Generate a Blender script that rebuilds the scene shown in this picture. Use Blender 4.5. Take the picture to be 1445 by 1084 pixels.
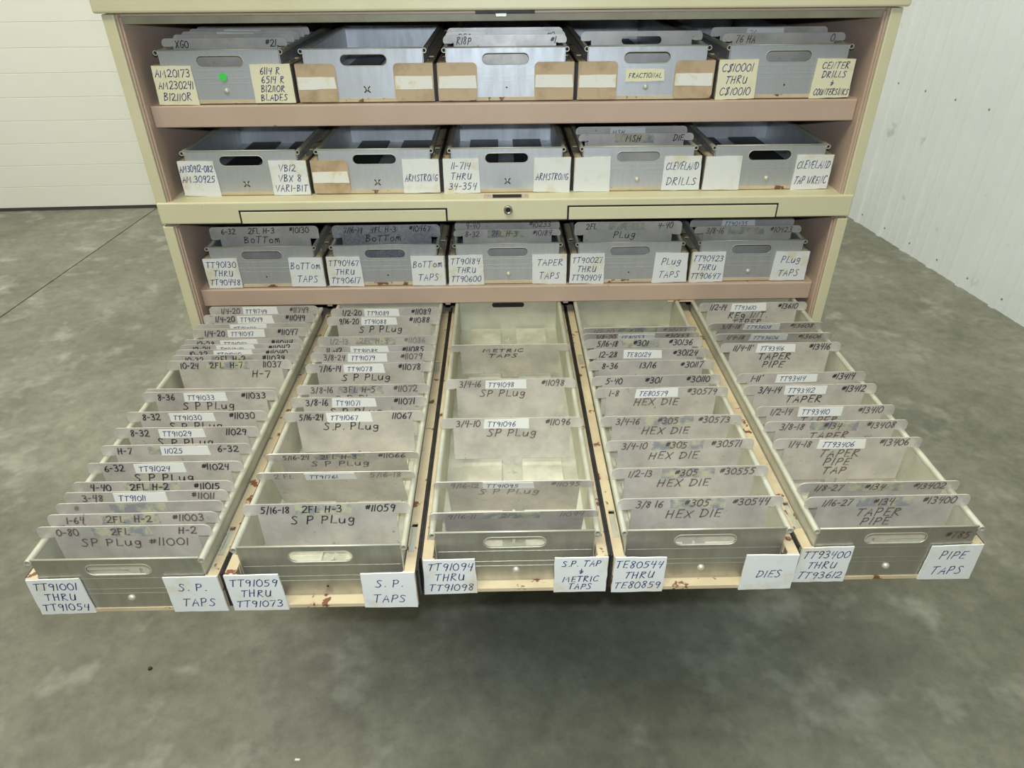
import bpy, bmesh, math, random
from mathutils import Vector, Matrix
random.seed(7)
D, Cx = bpy.data, bpy.context
col = Cx.scene.collection
for o in list(D.objects): D.objects.remove(o)

# ------------------------------------------------------------------ camera, world, lights
FL = -0.80                      # floor height (z = 0 is the seam between the two cabinet units)
cam_d = D.cameras.new('camera'); cam = D.objects.new('camera', cam_d); col.objects.link(cam)
rt = Vector((0.99982334, -0.01766791, -0.00641363)); up = Vector((0.01495988, 0.54142432, 0.84061638)); fw = Vector((0.01137943, 0.84056383, -0.54159299))
CP = Vector((-0.00807737, -0.97124415, 0.34258671))
cam.matrix_world = Matrix(((rt.x, up.x, -fw.x, CP.x), (rt.y, up.y, -fw.y, CP.y), (rt.z, up.z, -fw.z, CP.z), (0, 0, 0, 1)))
cam_d.sensor_width = 36; cam_d.lens = 972.48 / 1445 * 36; cam_d.clip_start = 0.02
Cx.scene.camera = cam
sc = Cx.scene
sc.view_settings.view_transform = 'Standard'; sc.view_settings.look = 'None'
sc.view_settings.exposure = 0; sc.view_settings.gamma = 1; sc.view_settings.use_curve_mapping = False
W = D.worlds.new('world'); sc.world = W; W.use_nodes = True
bg = W.node_tree.nodes['Background']; bg.inputs[0].default_value = (0.86, 0.90, 0.76, 1); bg.inputs[1].default_value = 0.175

def area(name, loc, target, sx, sy, power, color):
    l = D.lights.new(name, 'AREA'); l.shape = 'RECTANGLE'; l.size = sx; l.size_y = sy; l.energy = power; l.color = color
    o = D.objects.new(name, l); col.objects.link(o); o.location = loc
    o.rotation_euler = (Vector(target) - Vector(loc)).to_track_quat('-Z', 'Y').to_euler(); return o
WARM = (1, 0.98, 0.80)
area('ceiling_lamp_front', (-.75, -1.8, 3.2), (-.3, -.3, -.8), 1.9, 0.9, 84, WARM)
area('ceiling_lamp_left', (-2.6, -.4, 3.2), (-2.2, .6, -.8), 1.6, 1.2, 44, WARM)
area('door_fill_light', (-2.3, .7, 2.8), (-2.3, 2.5, .0), 2.2, 0.6, 76, (1, 0.995, 0.95))  # added fill light that brightens the door, no known fixture
area('right_wall_fill_light', (.5, 1.0, 2.8), (1.75, 1.2, .1), 0.6, 2.0, 30, (0.97, 0.99, 0.93))  # added fill light for the right wall, no known fixture
fl = D.lights.new('camera_flash', 'POINT'); fl.energy = 21; fl.color = (0.74, 0.85, 1.0); fl.shadow_soft_size = 0.008
fo = D.objects.new('camera_flash', fl); col.objects.link(fo); fo.location = CP + up * 0.032 + rt * 0.004 - fw * 0.01

# ------------------------------------------------------------------ materials
def mat(name, c, rough=.5, metal=0, c2=None, scale=20, lo=.4, hi=.6, c3=None, s3=60, lo3=.62, hi3=.7, stretch=None, bump=0, spec=None, rvar=0, detail=5):
    m = D.materials.new(name); m.use_nodes = True; nt = m.node_tree; N = nt.nodes; L = nt.links
    b = N['Principled BSDF']; b.inputs['Roughness'].default_value = rough; b.inputs['Metallic'].default_value = metal
    if spec is not None: b.inputs['Specular IOR Level'].default_value = spec
    b.inputs['Base Color'].default_value = (*c, 1)
    tc = N.new('ShaderNodeTexCoord'); mp = N.new('ShaderNodeMapping'); L.new(tc.outputs['Object'], mp.inputs[0])
    oi = N.new('ShaderNodeObjectInfo'); ad = N.new('ShaderNodeVectorMath'); ad.operation = 'ADD'
    mu = N.new('ShaderNodeMath'); mu.operation = 'MULTIPLY'; mu.inputs[1].default_value = 7.0
    L.new(oi.outputs['Random'], mu.inputs[0]); L.new(tc.outputs['Object'], ad.inputs[0]); L.new(mu.outputs[0], ad.inputs[1]); L.new(ad.outputs[0], mp.inputs[0])
    if stretch: mp.inputs['Scale'].default_value = stretch
    last = None
    def layer(prev, colr, s, lo, hi, det):
        n = N.new('ShaderNodeTexNoise'); n.inputs['Scale'].default_value = s; n.inputs['Detail'].default_value = det; n.inputs['Roughness'].default_value = .62
        L.new(mp.outputs[0], n.inputs['Vector'])
        r = N.new('ShaderNodeMapRange'); r.inputs['From Min'].default_value = lo; r.inputs['From Max'].default_value = hi; L.new(n.outputs[0], r.inputs[0])
        x = N.new('ShaderNodeMix'); x.data_type = 'RGBA'; L.new(r.outputs[0], x.inputs[0])
        if prev is None: x.inputs[6].default_value = (*c, 1)
        else: L.new(prev, x.inputs[6])
        x.inputs[7].default_value = (*colr, 1); return x.outputs[2], n
    n = None
    if c2: last, n = layer(None, c2, scale, lo, hi, detail)
    if c3: last, n3 = layer(last, c3, s3, lo3, hi3, 3)
    if last: L.new(last, b.inputs['Base Color'])
    if n and rvar:
        r = N.new('ShaderNodeMapRange'); r.inputs['From Min'].default_value = .3; r.inputs['From Max'].default_value = .7
        r.inputs['To Min'].default_value = rough - rvar; r.inputs['To Max'].default_value = rough + rvar; L.new(n.outputs[0], r.inputs[0]); L.new(r.outputs[0], b.inputs['Roughness'])
    if bump and n:
        bp = N.new('ShaderNodeBump'); bp.inputs['Strength'].default_value = bump; bp.inputs['Distance'].default_value = .002; L.new(n.outputs[0], bp.inputs['Height']); L.new(bp.outputs[0], b.inputs['Normal'])
    return m
M = dict(
 beige_shaded=mat('shaded_beige', (.36,.33,.22), .5, c2=(.28,.25,.16), scale=12),  # beige darkened to paint the shade under the header
 beige=mat('beige_enamel', (.65,.60,.385), .42, c2=(.59,.54,.33), scale=9, lo=.35, hi=.75, c3=(.22,.13,.06), s3=55, lo3=.735, hi3=.77),
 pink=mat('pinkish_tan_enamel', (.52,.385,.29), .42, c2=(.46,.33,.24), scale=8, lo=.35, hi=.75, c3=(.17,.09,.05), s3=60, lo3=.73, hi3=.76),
 tan=mat('worn_tan_enamel', (.59,.485,.30), .5, c2=(.46,.36,.22), scale=25, lo=.4, hi=.75, c3=(.19,.075,.035), s3=62, lo3=.61, hi3=.645),
 tancard=mat('brown_card', (.50,.37,.22), .6, c2=(.34,.23,.12), scale=34, lo=.48, hi=.72),
 galv=mat('spangled_galvanised_sheet', (.50,.50,.50), .4, .6, c2=(.36,.36,.37), scale=260, lo=.42, hi=.58),
 alu=mat('aluminium_sheet', (.66,.67,.67), .50, .80, c2=(.55,.56,.555), scale=14, lo=.35, hi=.7, stretch=(6,6,1.2), rvar=.06),
 alu_warm_lit=mat('warm_reflection_aluminium', (.56,.545,.475), .42, .9, c2=(.46,.445,.375), scale=14, lo=.35, hi=.7, stretch=(6,6,1.2), rvar=.06),  # darker warm copy of the aluminium, room reflection put into the colour
 alu2=mat('pale_aluminium_rim', (.58,.57,.45), .50, .45, c2=(.48,.47,.36), scale=30, lo=.4, hi=.7),
 div=mat('divider_sheet_metal', (.67,.62,.54), .43, .34, c2=(.46,.43,.375), scale=26, lo=.38, hi=.72, c3=(.30,.27,.22), s3=120, lo3=.68, hi3=.76, rvar=.05),
 pad=mat('pale_liner', (.60,.58,.44), .5, .1, c2=(.46,.43,.33), scale=30),
 black=mat('black_steel', (.012,.011,.011), .55, c2=(.03,.025,.02), scale=40),
 dark=mat('dark_gap', (.01,.01,.01), .8),
 paper=mat('white_card', (.72,.72,.67), .7, c2=(.63,.56,.36), scale=32, lo=.53, hi=.72, spec=.2),
 cream=mat('yellowed_card', (.74,.69,.47), .7, c2=(.64,.56,.33), scale=38, lo=.55, hi=.75, spec=.2),
 strip=mat('paper_strip', (.76,.74,.64), .7, c2=(.66,.56,.34), scale=55, lo=.55, hi=.7, spec=.2),
 sticker=mat('sticker_paper', (.78,.77,.69), .65, c2=(.78,.74,.60), scale=50, lo=.55, hi=.75, spec=.2),
 glue=mat('glue_residue', (.50,.475,.31), .6, c2=(.27,.27,.27), scale=90, lo=.42, hi=.6),
 tape=mat('yellow_tape', (.72,.68,.36), .5, c2=(.62,.56,.28), scale=60),
 navy=mat('blue_ballpoint', (.015,.024,.14), .6),
 ink=mat('black_marker', (.022,.016,.018), .5),
 brown=mat('faded_brown_marker', (.13,.085,.065), .6),
 faint=mat('rubbed_pencil_grey', (.26,.235,.20), .6),
 green=mat('green_dot', (.06,.62,.08), .5),
 steel=mat('lock_steel', (.35,.33,.27), .35, .8),
 floor=mat('concrete', (.150,.150,.112), .55, c2=(.238,.238,.184), scale=2.1, lo=.38, hi=.64, c3=(.35,.35,.29), s3=8, lo3=.55, hi3=.80, bump=.15, rvar=.07, detail=9, spec=.4),
 joint=mat('joint_dark', (.07,.06,.045), .9),
 door=mat('door_enamel', (.79,.80,.73), .45, c2=(.77,.78,.70), scale=3),
 wall=mat('liner_panel_enamel', (.76,.80,.805), .42, c2=(.72,.76,.765), scale=2.5, c3=(.57,.59,.57), s3=9, lo3=.66, hi3=.75),
 seal=mat('rubber_seal', (.05,.045,.04), .8),
)
# a finer second noise for the concrete
def concrete():
    m = M['floor']; nt = m.node_tree; N = nt.nodes; L = nt.links; b = N['Principled BSDF']
    src = b.inputs['Base Color'].links[0].from_socket
    tc = N.new('ShaderNodeTexCoord')
    n = N.new('ShaderNodeTexNoise'); n.inputs['Scale'].default_value = 28; n.inputs['Detail'].default_value = 8; n.inputs['Roughness'].default_value = .7; L.new(tc.outputs['Object'], n.inputs['Vector'])
    r = N.new('ShaderNodeMapRange'); r.inputs['From Min'].default_value = .25; r.inputs['From Max'].default_value = .75; r.inputs['To Min'].default_value = .72; r.inputs['To Max'].default_value = 1.28; L.new(n.outputs[0], r.inputs[0])
    x = N.new('ShaderNodeVectorMath'); x.operation = 'SCALE'; L.new(src, x.inputs[0]); L.new(r.outputs[0], x.inputs['Scale']); L.new(x.outputs[0], b.inputs['Base Color'])
concrete()

# ------------------------------------------------------------------ mesh helpers
class MB:
    def __init__(s): s.v = []; s.f = []
    def quad(s, a, b, c, d):
        n = len(s.v); s.v += [a, b, c, d]; s.f.append((n, n+1, n+2, n+3))
    def box(s, x0, x1, y0, y1, z0, z1):
        n = len(s.v); s.v += [(x, y, z) for z in (z0, z1) for y in (y0, y1) for x in (x0, x1)]
        s.f += [tuple(n+i for i in q) for q in ((0,2,3,1), (4,5,7,6), (0,1,5,4), (2,6,7,3), (0,4,6,2), (1,3,7,5))]; return s
    def prism(s, pts, f0, f1):
        """pts: 2D ring (ccw), f0/f1: maps (a,b)->3D for near and far ring"""
        n = len(s.v); k = len(pts); s.v += [f0(*p) for p in pts] + [f1(*p) for p in pts]
        s.f.append(tuple(range(n, n+k))); s.f.append(tuple(range(n+2*k-1, n+k-1, -1)))
        for i in range(k): j = (i+1) % k; s.f.append((n+i, n+k+i, n+k+j, n+j))
        return s
    def tube(s, p0, p1, r, seg=10, hole=0):
        p0 = Vector(p0); p1 = Vector(p1); d = (p1-p0).normalized(); a = d.orthogonal().normalized(); b = d.cross(a); n = len(s.v)
        R_ = [a*math.cos(2*math.pi*i/seg)+b*math.sin(2*math.pi*i/seg) for i in range(seg)]
        s.v += [tuple(p0+q*r) for q in R_] + [tuple(p1+q*r) for q in R_]
        for i in range(seg): j = (i+1) % seg; s.f.append((n+i, n+j, n+seg+j, n+seg+i))
        if hole:
            m = len(s.v); s.v += [tuple(p0+q*hole) for q in R_] + [tuple(p0+d*.02+q*hole) for q in R_]
            for i in range(seg):
                j = (i+1) % seg; s.f.append((n+i, m+i, m+j, n+j)); s.f.append((m+i, m+seg+i, m+seg+j, m+j))
            s.f.append(tuple(m+seg+i for i in range(seg)))
        else: s.f.append(tuple(n+i for i in range(seg)[::-1]))
        s.f.append(tuple(n+seg+i for i in range(seg))); return s
    def dome(s, c, r, h, seg=12, rings=4):
        n = len(s.v)
        for k in range(rings):
            t = k/rings*math.pi/2
            for i in range(seg): a = 2*math.pi*i/seg; s.v.append((c[0]+r*math.cos(t)*math.cos(a), c[1]-h*math.sin(t), c[2]+r*math.cos(t)*math.sin(a)))
        s.v.append((c[0], c[1]-h, c[2])); top = len(s.v)-1
        for k in range(rings-1):
            for i in range(seg): j = (i+1) % seg; s.f.append((n+k*seg+i, n+k*seg+j, n+(k+1)*seg+j, n+(k+1)*seg+i))
        for i in range(seg): s.f.append((n+(rings-1)*seg+i, n+(rings-1)*seg+(i+1) % seg, top))
        return s
    def mesh(s, name, m, smooth=False):
        me = D.meshes.new(name); me.from_pydata([tuple(v) for v in s.v], [], s.f); me.materials.append(M[m]); me.update()
        bm = bmesh.new(); bm.from_mesh(me); bmesh.ops.recalc_face_normals(bm, faces=bm.faces); bm.to_mesh(me); bm.free()
        if smooth:
            for p in me.polygons: p.use_smooth = len(p.vertices) == 4 or smooth == 'all'
        return me
cache = {}
def obj(name, me, parent=None, loc=(0,0,0), rot=(0,0,0), label=None):
    o = D.objects.new(name, me); col.objects.link(o); o.location = loc; o.rotation_euler = rot
    if parent: o.parent = parent
    if label: o['label'] = label
    return o
def tag(o, label, cat, group=None):
    o['label'] = label; o['category'] = cat
    if group: o['group'] = group
    return o
def struct(o): o['kind'] = 'structure'; return o
def bbox(name, m, x0, x1, y0, y1, z0, z1, parent=None, bev=.0015, seg=2, label=None):
    bm = bmesh.new(); bmesh.ops.create_cube(bm, size=1)
    for v in bm.verts: v.co = Vector(((x0+x1)/2+v.co.x*(x1-x0), (y0+y1)/2+v.co.y*(y1-y0), (z0+z1)/2+v.co.z*(z1-z0)))
    if bev: bmesh.ops.bevel(bm, geom=bm.edges[:], offset=bev, segments=seg, affect='EDGES', profile=.5)
    me = D.meshes.new(name); bm.to_mesh(me); bm.free(); me.materials.append(M[m]); return obj(name, me, parent, label=label)
def rounded(x0, x1, z0, z1, r, n=5, corners='1111'):
    P = []
    for (cx, cz, a0, on) in ((x1-r, z1-r, 0, corners[0]), (x0+r, z1-r, 90, corners[1]), (x0+r, z0+r, 180, corners[2]), (x1-r, z0+r, 270, corners[3])):
        if on == '1':
            for i in range(n+1): a = math.radians(a0+90*i/n); P.append((cx+r*math.cos(a), cz+r*math.sin(a)))
        else:
            a = math.radians(a0+45); P.append((cx+math.copysign(r, math.cos(a)), cz+math.copysign(r, math.sin(a))))
    return P

# ------------------------------------------------------------------ hand lettering: a stroke font (grid 4 wide, 6 tall)
G = {
'0': [[(2.2,6),(.8,5),(.2,3),(.7,.8),(2,0),(3.4,1),(3.8,3.2),(3.2,5.2),(2,6.1)],1], '1': [[(.9,6),(.3,0)],.42],
'2': [[(.4,4.8),(1.2,5.9),(2.8,5.9),(3.4,4.6),(2.4,2.6),(.2,.2),(1.4,.4),(2.6,.1),(4,.3)],1],
'3': [[(.6,5.5),(2,6),(3.2,5),(2.6,3.7),(1.4,3.2),(2.9,2.8),(3.4,1.4),(2.2,.1),(.3,.5)],1],
'4': [[(1.2,5.8),(.4,3),(3.2,3.1)],[(3.4,6),(2.2,-.4)],0.95], '5': [[(3.6,5.9),(1.2,5.8)],[(1.2,5.8),(.9,3.6),(2.4,3.7),(3.2,2.2),(2.2,.3),(.2,.2)],1],
'6': [[(2.9,6),(1.2,4.2),(.4,1.8),(1.4,.1),(3,.8),(3.1,2.4),(1.8,3),(.6,1.8)],.95],
'7': [[(.3,5.6),(3.7,5.9),(2.4,3),(1.4,-.2)],.95], '8': [[(3.2,5.2),(1.8,6),(.8,4.8),(2,3.4),(3,1.6),(1.8,0),(.6,1.2),(1.6,2.9),(3,4.3),(3.2,5.2)],.95],
'9': [[(3.2,5),(1.8,6),(.5,4.6),(1.2,3.2),(2.8,3.6),(3.3,5.2)],[(3.3,5.2),(2.9,2.4),(2.1,-.3)],.95],
'A': [[(.2,0),(2.4,6),(3.5,0)],[(1,2.3),(3.3,2.4)],1], 'B': [[(.8,6),(.5,0)],[(.4,5.7),(2.4,6),(3,4.7),(1,3.2),(3,2.6),(3.1,.9),(.4,0)],1],
'C': [[(3.7,5.2),(2.6,6),(1,4.8),(.3,2.4),(1.2,.3),(2.8,.2),(3.8,1)],1], 'D': [[(.9,6),(.5,0)],[(.2,5.7),(2.6,5.6),(3.9,3.4),(2.8,.9),(.4,0)],1.05],
'E': [[(.9,6),(.5,.1),(3.2,.2)],[(.9,5.9),(3.6,6)],[(.7,3.1),(2.8,3.2)],.95], 'F': [[(.9,6),(.5,0)],[(.9,5.9),(3.6,6)],[(.7,3.1),(2.8,3.2)],.95],
'G': [[(3.6,5.3),(2.2,6),(.7,4.4),(.5,1.6),(1.8,.1),(3.4,1),(3.5,2.7),(2.1,2.6)],1], 'H': [[(.9,6),(.4,0)],[(3.7,6),(3.1,0)],[(.5,3),(3.5,3.2)],1.05],
'I': [[(1.0,6),(.6,0)],.48], 'K': [[(.9,6),(.5,0)],[(3.6,6),(.8,2.9),(3.5,0)],1], 'L': [[(1,6),(.5,.2),(3.3,.2)],.9],
'M': [[(0,0),(.9,5.8),(2.2,2.2),(4.2,6),(4.4,0)],1.32], 'N': [[(.3,0),(.9,6),(3,0),(3.6,6)],1.05], 'O': [[(2.2,6),(.8,5),(.2,3),(.7,.8),(2,0),(3.4,1),(3.8,3.2),(3.2,5.2),(2,6.1)],1],
'P': [[(.9,6),(.4,0)],[(.6,5.6),(2.6,6),(3.4,4.7),(2.6,3.1),(.8,2.8)],.95], 'R': [[(.9,6),(.4,0)],[(.6,5.6),(2.6,6),(3.2,4.8),(.9,3),(3.6,0)],1.05],
'S': [[(3.5,5.3),(2.2,6),(1,4.9),(2.2,3.2),(3.1,1.6),(2,.1),(.2,.5)],1], 'T': [[(.2,5.8),(4,6)],[(2.1,5.9),(1.4,0)],1],
'U': [[(.9,6),(.6,1.4),(1.8,0),(3.2,1.2),(3.7,5.6),(3.5,.2)],1.05], 'V': [[(.3,6),(1.4,0),(3.9,6.2)],1], 'W': [[(.3,6),(.9,.2),(2.3,4),(3.2,.2),(4.6,6)],1.28],
'X': [[(.4,6),(3.2,0)],[(3.8,6),(.1,0)],1], '#': [[(1.4,5.6),(.9,2)],[(2.8,5.8),(2.2,2.2)],[(.3,4.5),(3.5,4.8)],[(.1,3.1),(3.2,3.4)],.9],
'-': [[(.2,2.8),(2.3,3)],.75], '/': [[(2.4,6.4),(.2,-.6)],.68], '.': [[(.8,.1),(1.1,.4)],.4], '&': [[(2,5.2),(1.9,.4)],[(.6,3),(3.2,3.1),(2.4,1.2),(1,1.2)],.9],
'$': [[(3.5,5.3),(2.2,6),(1,4.9),(2.2,3.2),(3.1,1.6),(2,.1),(.2,.5)],[(3.2,6.8),(1,-.8)],1],
'u': [[(.6,4),(.5,1),(1.6,0),(2.8,1.2),(3.2,4),(3.1,.2)],.95], 'g': [[(3,3.6),(1.6,4.1),(.7,2.6),(1.6,1),(3,2.2),(3.2,4),(2.8,-1),(1.2,-1.7),(.4,-.9)],.95],
'o': [[(2,4),(.8,3),(.8,1),(2,.1),(3.2,1.2),(3,3.2),(1.9,4)],.95], 'm': [[(.3,0),(.7,4),(.9,2.8),(1.7,4),(2.1,.4),(2.3,3),(3.3,4),(3.7,0)],1.1],
"'": [[(1.2,6.4),(.8,5)],.4], ' ': [.62],
}
CURVY = set('02356890BCDGOPRSUugom&$')
def smooth(p):
    if len(p) < 4: return p
    out = []
    for i in range(len(p)-1):
        a = p[max(i-1,0)]; b = p[i]; c = p[i+1]; d = p[min(i+2,len(p)-1)]
        for t in (0, .34, .67):
            out.append(tuple(.5*(2*b[k]+(c[k]-a[k])*t+(2*a[k]-5*b[k]+4*c[k]-d[k])*t*t+(3*b[k]-a[k]-3*c[k]+d[k])*t**3) for k in (0,1)))
    out.append(p[-1]); return out
def scrawl(mb, s, x0, x1, zb, h, w=.0005, slope=0, slant=.12, y=0):
    """write s between x0 and x1 on the plane y, baseline zb, height h"""
    adv = sum(G[c][-1] for c in s); cw = (x1-x0)/adv; x = x0
    for c in s:
        g = G[c]; jz = random.uniform(-.04,.04)*h; js = random.uniform(.92,1.08); jr = random.uniform(-.05,.07)
        for st in g[:-1]:
            pts = smooth(st) if c in CURVY else st
            P = []
            for (px, pz) in pts:
                X = px/4*cw*.84; Z = pz/6*h*js; X += Z*(slant+jr); P.append(Vector((x+X+random.uniform(-.01,.01)*h, zb+jz+Z+(x+X-x0)*slope+random.uniform(-.01,.01)*h)))
            left = []; right = []
            for i, p in enumerate(P):
                d = (P[min(i+1,len(P)-1)]-P[max(i-1,0)]); d = d.normalized() if d.length else Vector((1,0)); n = Vector((-d.y, d.x))*w*random.uniform(.85,1.15)
                if i == 0: p = p-d*w*.7
                if i == len(P)-1: p = p+d*w*.7
                left.append(p+n); right.append(p-n)
            n0 = len(mb.v)
            for l, r in zip(left, right): mb.v += [(l.x, y, l.y), (r.x, y, r.y)]
            for i in range(len(P)-1): a = n0+2*i; mb.f.append((a, a+1, a+3, a+2))
        x += g[-1]*cw
def writing(parent, items, m, y, w=.00055, name='handwriting'):
    for it in items:
        mb = MB(); scrawl(mb, *it, w=w, y=y)
        if not mb.f: continue
        me = D.meshes.new(name); me.from_pydata(mb.v, [], mb.f); me.materials.append(M[m]); obj(name, me, parent)

def ragged(x0, x1, z0, z1, j=.0004, n=6, cj=.0012):
    c = [(x0+random.uniform(-cj,cj)*.5, z0+random.uniform(-cj,cj)*.5), (x1+random.uniform(-cj,cj)*.5, z0+random.uniform(-cj,cj)*.5), (x1-random.uniform(0,cj), z1+random.uniform(-cj,cj)*.5), (x0+random.uniform(0,cj), z1+random.uniform(-cj,cj)*.5)]
    P = []
    for i in range(4):
        a, b = c[i], c[(i+1) % 4]
        for k in range(n):
            t = k/n; jj = j if k else 0
            P.append((a[0]+(b[0]-a[0])*t+random.uniform(-jj,jj), a[1]+(b[1]-a[1])*t+random.uniform(-jj,jj)))
    return P
def sheet(name, pts, yf, yb, m, parent, label=None):
    mb = MB().prism(pts, lambda a, b: (a, yf, b), lambda a, b: (a, yb, b)); return obj(name, mb.mesh(name, m), parent, label=label)

# ------------------------------------------------------------------ the setting
fl_o = struct(obj('floor', MB().box(-6, 5, -4, 5, FL-.06, FL-.012).mesh('floor', 'joint')))
def slab(pts): 
    return obj('concrete_slab', MB().prism(pts, lambda a, b: (a, b, FL), lambda a, b: (a, b, FL-.03)).mesh('concrete_slab', 'floor'), fl_o)
# saw-cut joint runs away from the camera on the left
def jx(y): return -1.8389+(y-1.301)*(.0607/1.1466)
slab([(-6,-4),(jx(-4)-.003,-4),(jx(5)-.003,5),(-6,5)]); slab([(jx(-4)+.003,-4),(5,-4),(5,5),(jx(5)+.003,5)])

# sectional garage door at the back left
def dy(x): return 2.4979+(x+2.559)*(.0272/.759)
ang = math.atan2(.0272, .759)
dr = struct(D.objects.new('door_1', None)); col.objects.link(dr); dr.location = (-2.559, 2.4979, FL); dr.rotation_euler = (0, 0, ang)
panel_me = None
zs = [.0146+.1045*i for i in range(30)]
pm = MB(); hh = .1045
pm.prism([(-.0022,.0002),(-.004,.0016),(-.004,hh-.0016),(-.0022,hh-.0002),(.02,hh-.0002),(.02,.0002)], lambda a, b: (-2.2, a, b), lambda a, b: (4.32, a, b))
pme = pm.mesh('panel', 'door')
for i in range(26): obj('panel', pme, dr, (0, 0, .0146+hh*i))
obj('backing', MB().box(-2.2, 4.32, .018, .04, .012, 2.75).mesh('backing', 'door'), dr)
obj('bottom_seal', MB().box(-2.2, 4.32, -.006, .03, 0, .0165).mesh('bottom_seal', 'seal'), dr)

# ribbed metal liner wall on the right
p0 = Vector((1.688, 2.19)); p1 = Vector((1.801, 1.117)); wd = (p1-p0).normalized(); wn = Vector((-wd.y, wd.x)); 
if wn.x > 0: wn = -wn            # towards the room
a0 = p0-wd*.42; pitch = .1835
prof = []; k = -3
for i in range(-3, 17):
    s = i*pitch
    for (ds, h) in ((-.018,0),(-.010,.008),(.010,.008),(.018,0),(.055,0),(.060,.0015),(.070,.0015),(.075,0),(.108,0),(.113,.0015),(.123,.0015),(.128,0)):
        prof.append((s+ds, h))
wm = MB(); n = len(prof)
base = p0
for z in (FL, 2.4):
    for (s, h) in prof: q = base+wd*s+wn*h; wm.v.append((q.x, q.y, z))
for i in range(n-1): wm.f.append((i, i+1, n+i+1, n+i))
wr = struct(obj('wall_right', wm.mesh('wall_right', 'wall')))
for f_ in wr.data.polygons: f_.use_smooth = False
q = MB(); b0 = base-wd*.5-wn*.03; b1 = base+wd*3.1-wn*.03
q.prism([(b0.x,b0.y),(b1.x,b1.y),(b1.x-wn.x*.05,b1.y-wn.y*.05),(b0.x-wn.x*.05,b0.y-wn.y*.05)], lambda a, b: (a, b, FL), lambda a, b: (a, b, 2.4))
obj('backing', q.mesh('backing', 'wall'), wr)
scr = MB().dome((0,0,0), .0045, .003, 8, 3); scm = scr.mesh('screw', 'steel')
wa = math.atan2(wn.x, -wn.y)
for i in range(-1, 15):
    for zz in (.045, .62):
        qq = base+wd*(i*pitch+.030); obj('screw', scm, wr, (qq.x, qq.y, FL+zz), (0, 0, wa))

# ------------------------------------------------------------------ the cabinet
SI = .4815; DEP = .60
def unit(name, loc, z0, z1, label):
    o = D.objects.new(name, None); col.objects.link(o); o.location = (0, 0, 0); return o
up_c = tag(D.objects.new('cabinet_unit', None), 'upper beige steel cabinet unit holding the two top rows of drawers', 'cabinet', 'stacked beige cabinet units'); col.objects.link(up_c); up_c.location = (0, 0, 0)
def sides(par, z0, z1):
    for s in (-1, 1):
        a, b = sorted((s*.5, s*.4995+(-s*.0025)));
        bbox('side_panel', 'beige', min(s*.5, s*.4955), max(s*.5, s*.4955), .002, DEP, z0, z1, par, .0008, 1)
        bbox('stile', 'beige', min(s*.4995, s*.4845), max(s*.4995, s*.4845), 0, .016, z0, z1, par, .0012)
        bbox('inner_wall', 'pink', min(s*.484, s*SI), max(s*.484, s*SI), .003, DEP-.004, z0, z1, par, .0004, 1)
        bbox('front_bead', 'pink', min(s*.4815, s*.479), max(s*.4815, s*.479), .006, .010, z0+.002, z1-.004, par, .0004, 1)
Z1, Z2, Z3, Z4 = .1584, .0329, -.1133, -.2155
sides(up_c, .0005, .2685)
bbox('back_panel', 'pink', -.495, .495, DEP-.004, DEP, .0005, .2685, up_c, 0)
bbox('shelf', 'pink', -SI, SI, .026, DEP-.004, Z1-.004, Z1-.0015, up_c, 0)
bbox('shelf_lip', 'pink', -.481, .481, .022, .028, Z1-.0295, Z1-.0015, up_c, .0018, 3)
bbox('top_rail', 'beige_shaded', -.4845, .4845, .012, .022, .2565, .2655, up_c, .001)
bbox('roof_panel', 'pink', -.4955, .4955, .012, DEP-.004, .2655, .268, up_c, 0)
# bottom rail: face with an upper ledge
bbox('bottom_rail', 'beige', -.4985, .4985, -.002, .030, .0005, .0318, up_c, .0022, 3)
bbox('floor_panel', 'beige', -SI, SI, .028, DEP-.004, .0268, .0318, up_c, 0)
for x0, x1, zz0, zz1 in ((-.3815,-.0883,.0012,.0180),(.0891,.3891,.0015,.0195)):
    bbox('pull_recess', 'dark', x0-.0026, x1+.0022, -.0028, -.0012, zz0-.001, zz1+.0022, up_c, 0)
    bbox('finger_pull', 'beige', x0, x1, -.0042, -.0022, zz0, zz1, up_c, .0007)
lk = MB().tube((.0014,-.0065,.0169), (.0014,-.001,.0169), .0062, 20, hole=.0036).mesh('lock', 'steel', True); lko = obj('lock', lk, up_c)
obj('keyhole', MB().tube((.0014,-.0045,.0169), (.0014,-.002,.0169), .0034, 14).mesh('keyhole', 'dark'), lko)
st = bbox('latch_strike', 'pink', -.0335, .031, .004, .018, .0312, .0332, up_c, .0006)
bbox('strike_slot', 'dark', -.0205, .021, .0035, .015, .0325, .0336, st, 0)
for sx in (-.027, .026): obj('screw', MB().dome((0,0,0), .0022, .001, 8, 2).mesh('screw','steel'), st, (sx, .0095, .0332), (-math.pi/2,0,0))

lo_c = tag(D.objects.new('cabinet_unit', None), 'lower beige steel cabinet unit with the pulled-out drawer row at the bottom', 'cabinet', 'stacked beige cabinet units'); col.objects.link(lo_c); lo_c.location = (0, 0, FL)
class Off:  # lower unit is built with its origin on the floor
    pass
def lower(f, *a, **k):
    o = f(*a, **k); return o
keep = lo_c
def shift(o): o.location.z -= FL; return o
for o in list(D.objects): pass
before = set(D.objects)
sides(lo_c, -.62, -.0035)
bbox('back_panel', 'pink', -.495, .495, DEP-.004, DEP, -.62, -.0035, lo_c, 0)
bbox('roof_panel', 'black', -.481, .481, .014, DEP-.004, -.006, -.0035, lo_c, 0)
bbox('shelf', 'pink', -SI, SI, .026, DEP-.004, Z3-.004, Z3-.0015, lo_c, 0)
bbox('shelf_lip', 'pink', -.481, .481, .022, .028, Z3-.0295, Z3-.0015, lo_c, .0018, 3)
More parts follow.
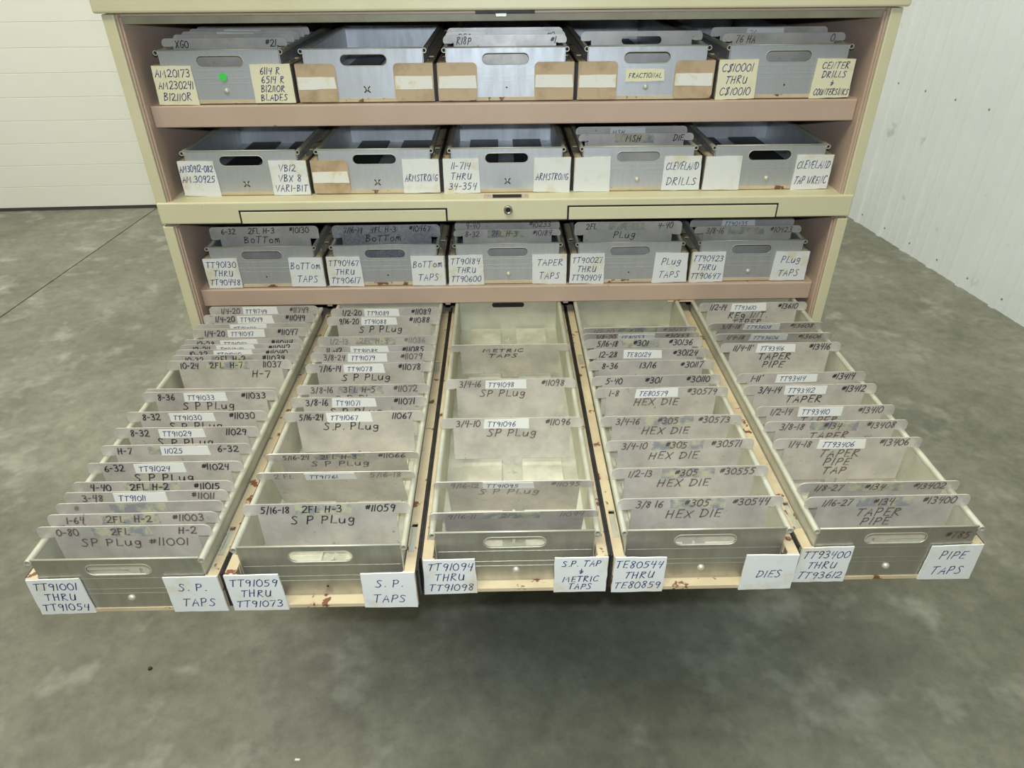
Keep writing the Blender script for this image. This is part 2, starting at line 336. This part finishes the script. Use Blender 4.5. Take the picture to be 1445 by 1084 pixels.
bbox('shelf', 'pink', -SI, SI, .022, DEP-.004, Z4-.018, Z4-.014, lo_c, 0)
bbox('front_panel', 'beige', -.4845, .4845, 0, .012, -.62, Z4-.020, lo_c, .001)
bbox('plinth', 'black', -.45, .45, .05, DEP-.03, FL, -.62, lo_c, .001)
for x0 in (.2010, -.0955+.0): pass
for xx in (-.2825, -.094, .0945, .283):
    bbox('guide_tab', 'tan', xx-.006, xx+.002, .0275, .0300, Z3-.0345, Z3-.0295, lo_c, 0)
bbox('guide_plate', 'tan', .255, .298, .0215, .024, Z3-.0325, Z3-.0300, lo_c, .0003, 1)
for o in set(D.objects)-before:
    if o.parent == lo_c: shift(o)
# brackets in the upper corners of both openings
tp = tag(D.objects.new('cabinet_unit', None), 'beige steel top section overhanging the upper cabinet unit', 'cabinet'); col.objects.link(tp); tp.location = (0, 0, .2695)
bbox('top_box', 'beige', -.5065, .5045, -.006, DEP, .0003, .11, tp, .003, 3)
la = bbox('latch', 'black', -.037, .037, -.001, .012, -.0035, .0002, tp, .0004, 1)
bbox('latch_tongue', 'steel', -.012, .002, .002, .014, -.0075, -.003, la, .0004, 1)

# ------------------------------------------------------------------ drawers
TL = .525
TH = {1: .066, 2: .0625, 3: .066, 4: .072}
def slot_panel(th, smooth_front):
    """front plate of a tray: stadium hand slot, pressed grooves"""
    zc = th-.0140; r = .0066; hx = .0305
    out = [(-.0775,.0045),(.0775,.0045),(.0785,th),(-.0785,th)]
    hole = []
    for i in range(9): a = math.radians(-90+180*i/8); hole.append((hx-r+r*math.cos(a), zc+r*math.sin(a)))
    for i in range(9): a = math.radians(90+180*i/8); hole.append((-hx+r+r*math.cos(a), zc+r*math.sin(a)))
    bm = bmesh.new(); E = []
    for ring in (out, hole):
        vs = [bm.verts.new((a, 0, b)) for a, b in ring]
        E += [bm.edges.new((vs[i], vs[(i+1) % len(vs)])) for i in range(len(vs))]
    bmesh.ops.triangle_fill(bm, use_beauty=True, use_dissolve=False, edges=E)
    bmesh.ops.recalc_face_normals(bm, faces=bm.faces)
    g = bmesh.ops.extrude_face_region(bm, geom=bm.faces[:])
    for v in [e for e in g['geom'] if isinstance(e, bmesh.types.BMVert)]: v.co.y += .0012
    bmesh.ops.recalc_face_normals(bm, faces=bm.faces)
    me = D.meshes.new('front_panel'); bm.to_mesh(me); bm.free(); me.materials.append(M['alu'])
    return me, zc, r, hx
def ring_mesh(zc, r, hx, w, d):
    mb = MB(); n = 0
    def st(rr, y): 
        P = []
        for i in range(9): a = math.radians(-90+180*i/8); P.append((hx-r+rr*math.cos(a), y, zc+rr*math.sin(a)))
        for i in range(9): a = math.radians(90+180*i/8); P.append((-hx+r+rr*math.cos(a), y, zc+rr*math.sin(a)))
        return P
    rings = [st(r, .0012), st(r, -d), st(r+w*.5, -d*1.3), st(r+w, -.0001)]
    for R_ in rings: mb.v += R_
    k = 18
    for j in range(3):
        for i in range(k): mb.f.append((j*k+i, j*k+(i+1) % k, (j+1)*k+(i+1) % k, (j+1)*k+i))
    return mb
drawers = {}
YF = {(4,0): -.5104, (4,1): -.5101, (4,2): -.4945, (4,3): -.4956, (4,4): -.4873}
ZR = {1: Z1, 2: Z2, 3: Z3, 4: Z4}
def xc(k): return .0003+(k-2)*.18853
def card(par, side, style, lines, kk, h=.048):
    x0, x1 = (-.0915, -.0385) if side < 0 else (.0385, .0915)
    if style == 'none': return
    if style == 'tan':
        pts = rounded(x0, x1, .001, h, .006, 4, '1011' if side < 0 else '0111')
        c = sheet('label_card', pts, -.0022, -.0008, 'tancard', par)
        sheet('paper_strip', ragged(x0+.001, x1-.001, .016+random.uniform(-.001,.001), .032, .0003, 5), -.0026, -.0021, 'strip', c)
        return c
    m = 'cream' if style == 'cream' else 'paper'
    c = sheet('label_card', ragged(x0-random.uniform(0,.0008), x1+random.uniform(0,.0008), -.0005, h+.0005, .00035, 6, .002), -.0022, -.0008, m, par)
    n = len(lines); items = []
    if n:
        H = {1: .0095, 2: .0105, 3: .0092, 4: .0078}[n]
        for i, ln in enumerate(lines):
            if not ln: continue
            adv = sum(G[ch][-1] for ch in ln); wd_ = min(.0475, adv*H*.80)
            gap = (h-.004)/n; zb = h-.002-gap*(i+.5)-H/2
            if n == 1: zb -= .002
            cx_ = (x0+x1)/2+random.uniform(-.0012,.0012)
            items.append((ln, cx_-wd_/2, cx_+wd_/2, zb, H))
        writing(c, items, 'navy', -.00245, .00048)
    return c
def make_drawer(row, k, label, L, R, front='groove', knob='rivet', extra=None):
    y0 = YF.get((row,k), .030+random.uniform(-.0015,.0015)); th = TH[row]
    o = D.objects.new('drawer', None); col.objects.link(o); o.location = (xc(k), y0, ZR[row]); 
    tag(o, label, 'drawer', {1:'closed drawers in the top row',2:'closed drawers in the second row',3:'closed drawers in the third row',4:'pulled-out drawers in the bottom row'}[row])
    key = ('carrier', row == 4)
    # carrier: thin floor, two side rails, front lip, corner posts
    if 'carrier' not in cache:
        mb = MB(); mb.box(-.0915,.0915,.0,TL+.03,0,.0035)
        for s in (-1,1):
            xs = sorted((s*.0915, s*.0885)); mb.box(xs[0],xs[1],0,TL+.03,.0035,.0478)
            # top flange with cut-outs for the catches
            for a, b in ((0,.026),(.066,.365),(.395,TL+.03)):
                xs = sorted((s*.0915, s*.0812)); mb.box(xs[0],xs[1],a,b,.0458,.0478)
            xs = sorted((s*.0915, s*.0795)); mb.box(xs[0],xs[1],-.0006,.0012,.0035,.0478)
            xs = sorted((s*.0820, s*.0809)); mb.box(xs[0],xs[1],.012,TL+.03,.036,.0466)
        mb.box(-.0795,.0795,-.0006,.0012,.0,.0045)
        cache['carrier'] = mb.mesh('carrier', 'tan')
        mb = MB()
        cache['catch'] = MB().box(-.0045,.0045,0,.034,0,.0015).box(-.0042,-.003,.006,.030,.0015,.004).mesh('rail_catch', 'alu2')
        cache['slide'] = MB().box(-.0012,.0012,.003,TL+.03,.0005,.0462).mesh('slide_channel', 'black')
        cache['under'] = MB().box(-.086,.086,.012,TL+.02,-.006,-.0005).mesh('shadow_band', 'black')  # added black box imitating the shadow band below the pulled-out drawers
    ca = obj('carrier', cache['carrier'], o)
    for s in (-1, 1):
        for yy in (.029, .363): obj('rail_catch', cache['catch'], ca, (s*.0862, yy, .0435), (0,0,0 if s > 0 else 0))
        obj('slide_channel', cache['slide'], o, (s*.0929, 0, 0))
    if row == 4: obj('shadow_band', cache['under'], o)
    # tray
    ty = {(4,1): .012, (4,2): .011, (4,3): .011}.get((row,k), .0004)
    tk = ('tray', th)
    if tk not in cache:
        mb = MB(); mb.box(-.0788,.0788,.0012,TL-.0012,.0145,.0157)
        for s in (-1,1): xs = sorted((s*.0796, s*.0786)); mb.box(xs[0],xs[1],.0012,TL,.005,th-.002)
        mb.box(-.0788,.0788,TL-.0012,TL,.005,th)
        cache[tk] = mb.mesh('tray', 'alu2' if row == 4 else 'alu')  # closed rows take the darker-reflecting sheet to imitate shade inside the trays
        cache[('curl',th)] = MB().tube((0,-.0012,0),(0,TL,0), .0033, 16, hole=.0022).mesh('rolled_edge', 'alu2')
        cache['pad'] = MB().box(-.024,.024,.004,TL-.006,.0157,.0178).mesh('floor_pad', 'pad')
        cache['pad_shaded'] = MB().box(-.024,.024,.004,TL-.006,.0157,.0178).mesh('floor_pad', 'black')  # black stands in for the dark shelf reflected in the closed-row pads
        cache['part'] = MB().box(-.0785,.0785,0,.001,.0157,th-.001).mesh('partition', 'alu')
        mb = MB()
        cache['backslot'] = MB().prism(rounded(-.026,.026,th-.0165,th-.0085,.0039), lambda a,b:(a,TL-.0016,b), lambda a,b:(a,TL-.0011,b)).mesh('hand_slot', 'dark')
    t = obj('tray', cache[tk], o, (0, ty, 0))
    if 'curlhole' not in cache: cache['curlhole'] = MB().tube((0,.002,0),(0,.003,0), .0023, 10).mesh('curl_opening', 'dark')
    for s in (-1,1): obj('curl_opening', cache['curlhole'], t, (s*.0812, 0, th-.0030))
    for s in (-1,1):
        obj('rolled_edge', cache[('curl',th)], t, (s*.0812, 0, th-.0030)); obj('floor_pad', cache['pad' if row == 4 else 'pad_shaded'], t, (s*.0365,0,0))
    for i in range(12 if row == 4 else 0):
        if 'pin' not in cache: cache['pin'] = MB().box(-.0014,.0014,0,.004,.0157,.0215).box(-.006,.006,.0015,.0025,.0157,.0172).mesh('locating_pin','alu2')
        obj('locating_pin', cache['pin'], t, (0, .03+i*.041, 0))
    if (row,k) in ((2,0),(2,1),(2,2),(2,4),(1,1)): obj('partition', cache['part'], t, (0,.24 if row == 2 else .30,0))
    if (row,k) in ((4,2),): obj('hand_slot', cache['backslot'], t, (0,0,0))
    fk = ('front', th)
    if fk not in cache:
        cache[fk] = slot_panel(th, front)
        if row == 4: cache[fk][0].materials[0] = M['alu_warm_lit']
    me, zc, r, hx = cache[fk]
    fp = obj('front_panel', me, o, (0, ty-.0002, 0))
    if ('rim',th) not in cache: cache[('rim',th)] = ring_mesh(zc, r, hx, .0009, .0004).mesh('slot_rim', 'alu2', 'all')
    obj('slot_rim', cache[('rim',th)], fp)
    if ('edge',th) not in cache: cache[('edge',th)] = MB().tube((-.0785,.0004,th),(.0785,.0004,th), .0011, 6).mesh('top_hem', 'alu2', True)
    obj('top_hem', cache[('edge',th)], fp)
    if front == 'groove':
        if ('ridges',th) not in cache:
            g1, g2 = .030/.072*th+.016, .0315
            mb = MB()
            for (a, b) in ((.0450-(.072-th)*.8,.0462-(.072-th)*.8), (.0305,.0317), (.0245,.0252)):
                mb.box(-.0765,.0765,-.00025,.0002,a,b)
            cache[('ridges',th)] = mb.mesh('pressed_ridges', 'alu_warm_lit' if row == 4 else 'alu'); 
            mb = MB()
            for a in (.0450-(.072-th)*.8-.0012, .0305-.0012): mb.box(-.0765,.0765,-.0004,0,a,a+.0004)
            cache[('grooves',th)] = mb.mesh('groove_shadow_line', 'black')
        obj('pressed_ridges', cache[('ridges',th)], fp)
    if knob == 'rivet':
        if 'rivet' not in cache: cache['rivet'] = MB().dome((0,0,0), .0038, .0032, 16, 5).mesh('rivet', 'alu2', 'all')
        obj('rivet', cache['rivet'], fp, (.001, 0, .019 if row == 4 else .0155))
    elif knob == 'hole':
        if 'hole' not in cache: cache['hole'] = MB().tube((0,-.0006,0),(0,.0004,0), .0011, 10).mesh('rivet_hole', 'dark')
        obj('rivet_hole', cache['hole'], fp, (.001, 0, .0165))
    else:
        if 'xs' not in cache:
            mb = MB()
            for a in (45, -45):
                c_, s_ = math.cos(math.radians(a)), math.sin(math.radians(a))
                mb.prism([(c_*p-s_*q_, s_*p+c_*q_) for p, q_ in ((-.0058,-.0007),(.0058,-.0007),(.0058,.0007),(-.0058,.0007))], lambda a_,b_:(a_,-.0003,b_), lambda a_,b_:(a_,.0002,b_))
            cache['xs'] = mb.mesh('cross_slot', 'dark'); cache['scr'] = MB().dome((0,0,0), .0026, .0014, 12, 3).mesh('screw', 'steel', 'all')
        x = obj('cross_slot', cache['xs'], fp, (.001, 0, .0155)); obj('screw', cache['scr'], fp, (.001, -.0002, .0155))
    card(o, -1, L[0], L[1], k); card(o, 1, R[0], R[1], k)
    if extra == 'dot':
        P = [(.0005+.0052*math.cos(i*math.pi/8), .0335+.0052*math.sin(i*math.pi/8)) for i in range(16)]
        sheet('dot_sticker', P, -.0021, -.0013, 'green', fp, label='round green sticker')
    if extra == 'fractional':
        s = sheet('paper_sticker', ragged(-.028, .025, .023, .0385), -.0022, -.0014, 'cream', fp); writing(s, [('FRACTIONAL', -.0235, .0215, .0275, .0058)], 'ink', -.0024, .0004)
    if extra == '785': writing(fp, [("#785", .048, .074, .0565, .0085)], 'brown', -.0003, .0006)
    drawers[(row,k)] = (o, y0, ty)
    return o
T, P_, C_ = 'tan', 'paper', 'cream'
DR = [
 (1,0,"top-row drawer with cream card reading AM20173 and a green dot",(C_,['AM20173','AM230241','B12110R']),(C_,['6114 R','6514 R','B12110R','BLADES']),'groove','rivet','dot'),
 (1,1,"top-row drawer with smooth front and blank brown cards, next to the green dot drawer",(T,[]),(T,[]),'smooth','x',None),
 (1,2,"top-row middle drawer with grooved front and two blank brown cards",(T,[]),(T,[]),'groove','hole',None),
 (1,3,"top-row drawer with a small FRACTIONAL sticker between brown cards",(T,[]),(T,[]),'groove','rivet','fractional'),
 (1,4,"top-row drawer at the right end with cream CENTER DRILLS card",(C_,['C$10001','THRU','C$10010']),(C_,['CENTER','DRILLS','&','COUNTERSINKS']),'groove','hole',None),
 (2,0,"second-row drawer with white card reading VB12 VBX 8",(P_,['AM30912-082','AM.30925','']),(P_,['VB12','VBX 8','VARI-BIT']),'smooth','x',None),
 (2,1,"second-row drawer with one brown card on the left and one white card",(T,[]),(P_,['ARMSTRONG']),'smooth','x',None),
 (2,2,"second-row middle drawer with card reading 11-714 THRU 34-354",(P_,['11-714','THRU','34-354']),(P_,['ARMSTRONG']),'smooth','x',None),
 (2,3,"second-row drawer with blank left card and DRILLS on the right card",(P_,[]),(P_,['CLEVELAND','DRILLS']),'groove','rivet',None),
 (2,4,"second-row drawer at the right end with blank left card and a tap wrench card",(P_,[]),(P_,['CLEVELAND','TAP WRENC']),'groove','rivet',None),
 (3,0,"third-row drawer with cards TT90130 THRU TT90448 and BOTTOM TAPS",(P_,['TT90130','THRU','TT90448']),(P_,['BoTTom','TAPS']),'groove','hole',None),
 (3,1,"third-row drawer with cards TT90467 THRU TT90617 and BOTTOM TAPS",(P_,['TT90467','THRU','TT90617']),(P_,['BoTTom','TAPS']),'groove','hole',None),
 (3,2,"third-row middle drawer with cards TT90184 THRU TT90600 and TAPER TAPS",(P_,['TT90184','THRU','TT90600']),(P_,['TAPER','TAPS']),'groove','rivet',None),
 (3,3,"third-row drawer with cards TT90027 THRU TT90404 and PLUG TAPS",(P_,['TT90027','THRU','TT90404']),(P_,['PLug','TAPS']),'groove','hole',None),
 (3,4,"third-row drawer at the right end with cards TT90423 THRU TT90647",(P_,['TT90423','THRU','TT90647']),(P_,['PLug','TAPS']),'groove','rivet',None),
 (4,0,"pulled-out drawer at the left end with cards TT91001 THRU TT91054 and S.P. TAPS",(P_,['TT91001','THRU','TT91054']),(P_,['S. P.','TAPS']),'groove','rivet',None),
 (4,1,"pulled-out drawer with cards TT91059 THRU TT91073 and S.P. TAPS",(P_,['TT91059','THRU','TT91073']),(P_,['S. P.','TAPS']),'groove','hole',None),
 (4,2,"pulled-out middle drawer with cards TT91094 THRU TT91098 and METRIC TAPS",(P_,['TT91094','THRU','TT91098']),(P_,['S.P. TAP','&','METRIC','TAPS']),'groove','rivet',None),
 (4,3,"pulled-out drawer with cards TE80544 THRU TE80859 and DIES",(P_,['TE80544','THRU','TE80859']),(P_,['DIES']),'groove','rivet',None),
 (4,4,"pulled-out drawer at the right end with cards TT93400 THRU TT93612 and PIPE TAPS",(P_,['TT93400','THRU','TT93612']),(P_,['PIPE','TAPS']),'groove','rivet','785'),
]
for d_ in DR: make_drawer(*d_)

# ------------------------------------------------------------------ divider plates
PB = .0180
def plate_mesh(H, earb, hand=False):
    r = .0065; xb = .0695; xe = .0838
    pts = [(-xb,.0085),(-.0125,.0085),(-.0105,.0005),(-.0016,.0),(-.0016,.009),(0,.0105),(.0016,.009),(.0016,.0),(.0105,.0005),(.0125,.0085),(xb,.0085),(xb,earb+.001),(xb+.003,earb)]
    rr = min(r, (H-earb)*.6)
    pts += [(xe-.0015, earb), (xe, earb+.002)]
    for i in range(6): a = math.radians(90*i/5); pts.append((xe-rr+rr*math.cos(a), H-rr+rr*math.sin(a)))
    for i in range(6): a = math.radians(90+90*i/5); pts.append((-xe+rr+rr*math.cos(a), H-rr+rr*math.sin(a)))
    pts += [(-xe, earb+.002), (-xe+.0015, earb), (-xb-.003, earb), (-xb,earb+.001)]
    bm = bmesh.new(); E = []
    def ring(P):
        vs = [bm.verts.new((a,0,b)) for a, b in P]; return [bm.edges.new((vs[i], vs[(i+1) % len(vs)])) for i in range(len(vs))]
    E += ring(pts)
    if hand: E += ring([( (.0225 if i < 9 else -.0225)+.005*math.cos(math.radians(-90+180*(i % 9)/8+(180 if i > 8 else 0))), H-.0115+.005*math.sin(math.radians(-90+180*(i % 9)/8+(180 if i > 8 else 0)))) for i in range(18)])
    bmesh.ops.triangle_fill(bm, use_beauty=True, use_dissolve=False, edges=E)
    g = bmesh.ops.extrude_face_region(bm, geom=bm.faces[:])
    for v in [e for e in g['geom'] if isinstance(e, bmesh.types.BMVert)]: v.co.y += .0009
    bmesh.ops.recalc_face_normals(bm, faces=bm.faces)
    me = D.meshes.new('divider_plate'); bm.to_mesh(me); bm.free(); me.materials.append(M['div']); return me
GN = {1:'divider plates standing in the top row drawers',2:'divider plates standing in the second row drawers',3:'divider plates standing in the third row drawers'}
def divider(row, k, ly, tilt, label, texts=(), sticker=None, glue=None, lines2=(), m='ink', top=None, hand=False, m2=None, st_x=None):
    dro, y0, ty = drawers[(row,k)]; th = TH[row]
    if top is None: top = th+.015
    ca_ = math.cos(math.radians(tilt)); H = (th-PB)/ca_+.015 if tilt else top-PB; earb = (th+.0006-PB)/ca_
    key = ('plate', round(H,4), round(earb,4), hand)
    if key not in cache: cache[key] = plate_mesh(H, earb, hand)
    a = math.radians(tilt if tilt else random.uniform(-1.2, .6))
    o = D.objects.new('divider_plate', cache[key]); col.objects.link(o)
    o.location = (xc(k)+random.uniform(-.0006,.0006), y0+ly+(th-PB)*math.tan(a), ZR[row]+PB)
    if tilt: o.location.z += .0004
    o.rotation_euler = (a, 0, math.radians(random.uniform(-.5,.5)))
    tag(o, label, 'divider', GN.get(row) or 'divider plates standing in the pulled-out drawers')
    hz = .0085; zb = H-hz-.0026
    items = []
    L, Mi, R = (list(texts)+['','',''])[:3]
    if L: n = sum(G[c][-1] for c in L); items.append((L, -.066, -.066+min(.030, n*hz*.72), zb-.0004, hz))
    if R: n = sum(G[c][-1] for c in R); w_ = min(.044, n*hz*.78); items.append((R, .070-w_, .070, zb+.0004, hz))
    if Mi and not sticker: n = sum(G[c][-1] for c in Mi); w_ = min(.046, n*hz*.78); cx_ = -.004; items.append((Mi, cx_-w_/2, cx_+w_/2, zb, hz))
    writing(o, items, m, -.00055, .00058)
    if glue or (Mi and not sticker and glue is not False):
        sheet('glue_residue', ragged(-.031, .026, zb-.0025, H-.0014, .0009, 7), -.0002, .0001, 'glue', o)
    if sticker:
        sx = -.033 if st_x is None else st_x
        s = sheet('paper_sticker', ragged(sx, sx+.054, zb-.0035, H-.0016, .0002, 4, .0016), -.0004, .0001, 'sticker', o)
        n = sum(G[c][-1] for c in sticker); w_ = min(.041, n*.0066*.82)
        writing(s, [(sticker, sx+.0045, sx+.0045+w_, zb-.0006, .0068)], 'navy', -.0007, .0004)
    if lines2:
        it = []
        for i, ln in enumerate(lines2):
            if isinstance(ln, tuple): ln, fx = ln
            else: fx = -.005
            hh2 = .0100; n = sum(G[c][-1] for c in ln); w_ = n*hh2*.96
            it.append((ln, fx-w_/2, fx+w_/2, zb-.0150-i*.0125, hh2))
        writing(o, it, m2 or m, -.00055, .00058)
    return o
cnt = {}
def dv(k, ly, tilt, texts=(), sticker=None, lines2=(), m='ink', extra='', **kw):
    ident = (texts[2] if len(texts) > 2 else '').replace('#', '').strip()
    tot = {0: 20, 1: 12, 2: 5, 3: 11, 4: 11}[k]; cnt[k] = cnt.get(k, 0)+1; nth = tot-cnt[k]
    ORD = ['front','second','third','fourth','fifth','sixth','seventh','eighth','ninth','tenth','eleventh','twelfth','thirteenth','fourteenth','fifteenth','sixteenth','seventeenth','eighteenth','nineteenth','twentieth'][nth]
    where = ['left end','second','middle','fourth','right end'][k]
    pos = ORD+(' plate' if nth == 0 else ' plate from the front')+' of the '+where+' drawer'
    lab = kw.pop('label', None)
    if not lab:
        lab = pos+', '+('leaning forward, ' if tilt else '')+'marked '+ident+(' on a white sticker' if sticker and not tilt else '')
    return divider(4, k, ly, tilt, lab, texts, sticker, lines2=lines2, m=m, **kw)
SP = 'S P PLug'
# drawer at the left end
dv(0,.5012,0,('1/4-20','','#11749'),'TT91749',m='brown'); dv(0,.4737,0,('1/4-20','','#11049'),'TT91049')
dv(0,.4441,0,('','',''),'TT91048',label='metal divider plate with only a TT91048 sticker showing'); dv(0,.4294,0,('1/4-20','','#11047'),'TT91047')
dv(0,.3977,0,('12-28','','#11044'),'TT91043',m='ink'); dv(0,.3829,0,('12-24','','#11042'),'TT91042'); dv(0,.3691,0,('10-32','','#11040'),'TT91040')
dv(0,.3544,0,('10-32','2FL H-2','#11039')); dv(0,.3387,0,('10-24','2FL  H-7','11037'),lines2=[('H-7',.040)])
dv(0,.2700,0,(),label='blank divider plate directly behind the plate marked 11033'); dv(0,.2629,0,('8-36','','#11033'),'TT91033',[SP])
dv(0,.2198,0,('8-32','','#11030'),'TT91030',[SP]); dv(0,.1877,0,('8-32','','11029'),'TT91029',[SP])
dv(0,.1556,0,('H-7','','6-32'),'11025',label='upright divider plate with torn 11025 sticker over yellow tape',glue=True,m='ink',st_x=-.018)
dv(0,.1247,0,('6-32','','#11024'),'TT91024',['S P PLug']); dv(0,.0930,0,('4-40','2FL H-2','#11015'))
dv(0,.0777,0,('3-48','','#11011'),'TT91011',m='brown'); dv(0,.0619,0,('#','',''),label='divider plate with a bare glue patch and no readable number, near the drawer front',glue=True,m='faint')
dv(0,.0456,0,('1-64','2FL  H-2','#11003'),m='brown'); dv(0,.0286,0,('0-80','2FL','H-2'),lines2=[('SP PLug #11001',.006)],m='brown',label='front divider plate of the left end drawer marked 0-80 and 11001')
# second drawer
dv(1,.489,0,('1/2-20','','#11089'),'TT91089',m='ink'); dv(1,.4614,0,('9/16-20','','#11088'),'TT91088',[SP])
dv(1,.3999,0,('1/2-13','2FL H-3','#11086'),m='faint'); dv(1,.3731,0,('11 -12','','#11085'),'TT91085'); dv(1,.3546,0,('3/8-24','','#11079'),'TT91079',m='brown')
dv(1,.326,0,('7/16-14','','#11078'),'TT91078',[SP]); dv(1,.2736,0,('3/8-16','3FL H-5','#11072'),lines2=[SP],m='brown'); dv(1,.2453,0,('3/8-16','','#11071'),'TT91071',[SP],m='ink')
dv(1,.2144,0,('5/16-24','','11067'),'TT91067',['S.P. PLug']); dv(1,.1411,20,('5/16-24','2FL H-3','#11066'),lines2=[SP],m='brown')
dv(1,.1088,20,('2 FL','','5/16-18'),'TT91761',m='faint',label='forward-leaning divider plate with TT91761 sticker'); dv(1,.0548,0,('5/16-18','2FL H-3','#11059'),lines2=[SP],m='ink')
# middle drawer
dv(2,.3608,20,(),lines2=[],label='forward-leaning divider plate marked METRIC TAPS across its middle')
mo = D.objects[[o.name for o in D.objects if o.get('label','').startswith('forward-leaning divider plate marked METRIC')][0]]
writing(mo, [('METRIC',-.038,.020,.0575,.0062),('TAPS',-.030,.012,.0455,.0072)], 'ink', -.0006, .00055)
dv(2,.2662,0,('3/4-16','','#11098'),'TT91098',[('SP PLug',-.010)],m='brown'); dv(2,.1808,0,('3/4-10','','#11096'),'TT91096',[('SP PLug',.0)],m='brown')
dv(2,.0738,20,('9/16-12','','#11095'),'TT91095',[SP],m='faint'); dv(2,.0286,20,('9/16-11','2FL','11094'),m='faint')
# fourth drawer
dv(3,.4072,20,('1/2-20','#301','#30133'),m='faint'); dv(3,.3904,20,('3/8-20','','#30153'),'TE80153',m='brown')
dv(3,.3678,0,('5/16-18','#301','#30136')); dv(3,.3385,0,('12-28','','#30124'),'TE80124',m='ink'); dv(3,.3078,0,('8-36','13/16','#30117'),m='ink',glue=False)
dv(3,.2705,0,('5-40','#301','#30110'),m='ink',glue=False); dv(3,.2422,0,('1-8','','#30579'),'TE80579',['HEX DIE'],m='brown')
dv(3,.1816,0,('3/4-16','#305','#30573'),lines2=['HEX DIE'],m='brown'); dv(3,.1348,0,('3/4-10','#305','#30571'),lines2=['HEX DIE'],m='brown')
dv(3,.0874,0,('1/2-13','#305','#30555'),lines2=['HEX DIE'],m='brown'); dv(3,.0399,0,('3/8 16','#305','#30544'),lines2=['HEX DIE'],m='brown')
# drawer at the right end
dv(4,.4683,0,('1/2-14','','#13610'),'TT93610',['REg INT.','TAPER']); dv(4,.4075,20,('3/8-18','','#13608'),'TT93608',m='brown'); dv(4,.3752,20,('1/4-18','','#13606'),'TT93606',m='brown')
dv(4,.3419,0,("11/4-11'",'','#13416'),'TT93416',['TAPER','PIPE']); dv(4,.2638,0,("1-11'",'','#13414'),'TT93414'); dv(4,.2352,0,('3/4-14','','#13412'),'TT93412',['TAPER'])
dv(4,.1883,0,('1/2-14','','#13410'),'TT93410',['TAPER'],m='brown'); dv(4,.1579,0,('3/8-18','#134','#13408'),lines2=['TAPER'],m='brown')
dv(4,.1248,0,('1/4-18','','#13406'),'TT93406',['TAPER','PIPE','TAP'],m='brown'); dv(4,.0521,8,('1/8-27','#134','#13402'),m='brown')
dv(4,.0294,0,('1/16-27','#134','#13400'),lines2=['TAPER','PIPE'],m='brown')
# closed rows
def du(row, k, ly, top, label, texts=(), **kw): return divider(row, k, ly, 0, label, texts, top=top, **kw)
du(1,0,.030,.0768,'grey divider plate marked XGO and 21 in the green dot drawer',('XGO','','#21'),m='ink')
for i, (ly, tp_) in enumerate(((.07,.0774),(.10,.078),(.13,.0785),(.16,.079))):
    du(1,0,ly,tp_,['first','second','third','fourth'][i]+' plain divider plate behind the plate marked XGO',sticker='11749' if i in (1,2) else None)
du(1,2,.035,.0770,'grey divider plate marked R18P and 1 in the top row',('R18P','','#1'),m='brown'); du(1,2,.07,.0778,'plain divider plate right behind the plate marked R18P',m='faint',texts=('R20','','#2')); du(1,2,.11,.0785,'second plain divider plate behind the plate marked R18P')
du(1,3,.050,.0785,'bluish divider plate with an oblong hand slot behind the FRACTIONAL sticker',hand=True)
du(1,4,.030,.0768,'grey divider plate marked 76 HA and 0 in the top row',('76 HA','','O'),m='brown'); du(1,4,.09,.0785,'divider plate with a pale sticker behind the plate marked 76 HA',sticker='76')
du(2,3,.030,.0735,'grey divider plate marked MSH and DRILLS in the second row',('','MSH','DIE'),m='ink'); du(2,3,.07,.0745,'divider plate with a white sticker behind the plate marked MSH',sticker='MSH')
du(3,0,.030,.087,'metal divider plate marked BOTTOM in the third-row drawer at the left end',('6-32','2FL H-3','#10130'),lines2=['BoTTom'],glue=False)
du(3,1,.030,.087,'mottled divider plate marked BOTTOM in the second drawer of the third row',('7/16-14','4FL H-3','#10467'),lines2=['BoTTom'],glue=False)
cache_g = D.objects[[q.name for q in D.objects if q.get('label','').startswith('mottled divider')][0]]; cache_g.data = cache_g.data.copy(); cache_g.data.materials[0] = M['galv']
du(3,2,.030,.0775,'divider plate marked 10184 in the TAPER TAPS drawer',('8-32','2FL H-3','#10184'),m='brown'); du(3,2,.06,.0805,'darker divider plate marked 10233 behind the plate marked 10184',('4-40','','#10233'),m='brown')
du(3,3,.030,.088,'pale bluish divider plate marked 4-40 and PLUG in the third row',('2FL','','4-40'),glue=True,lines2=['PLug'])
du(3,4,.030,.0785,'divider plate marked 10423 in the right end drawer of the third row',('3/8-16','','#10423'),m='brown',glue=True); du(3,4,.06,.080,'divider plate with TT90435 sticker behind the plate marked 10423',sticker='TT90435')

# ------------------------------------------------------------------ bits on the floor
def chip(name, x, y, pts, h, m, label, cat):
    mb = MB().prism(pts, lambda a, b: (a*.8, b*.8, h), lambda a, b: (a, b, 0)); o = obj(name, mb.mesh(name, m), None, (x, y, FL)); tag(o, label, cat)
chip('pebble', -.6784, -.1637, [(.0045*math.cos(i*.9)*(1+.15*math.sin(i*3)), .004*math.sin(i*.9)) for i in range(7)], .003, 'black', 'small dark pebble lying on the concrete below the left end drawer', 'pebble')
chip('paper_scrap', -.3605, -.3403, [(-.005,-.0018),(.003,-.0025),(.005,.001),(.001,.0015),(-.0045,.002)], .001, 'sticker', 'tiny white paper scrap on the concrete floor', 'scrap')
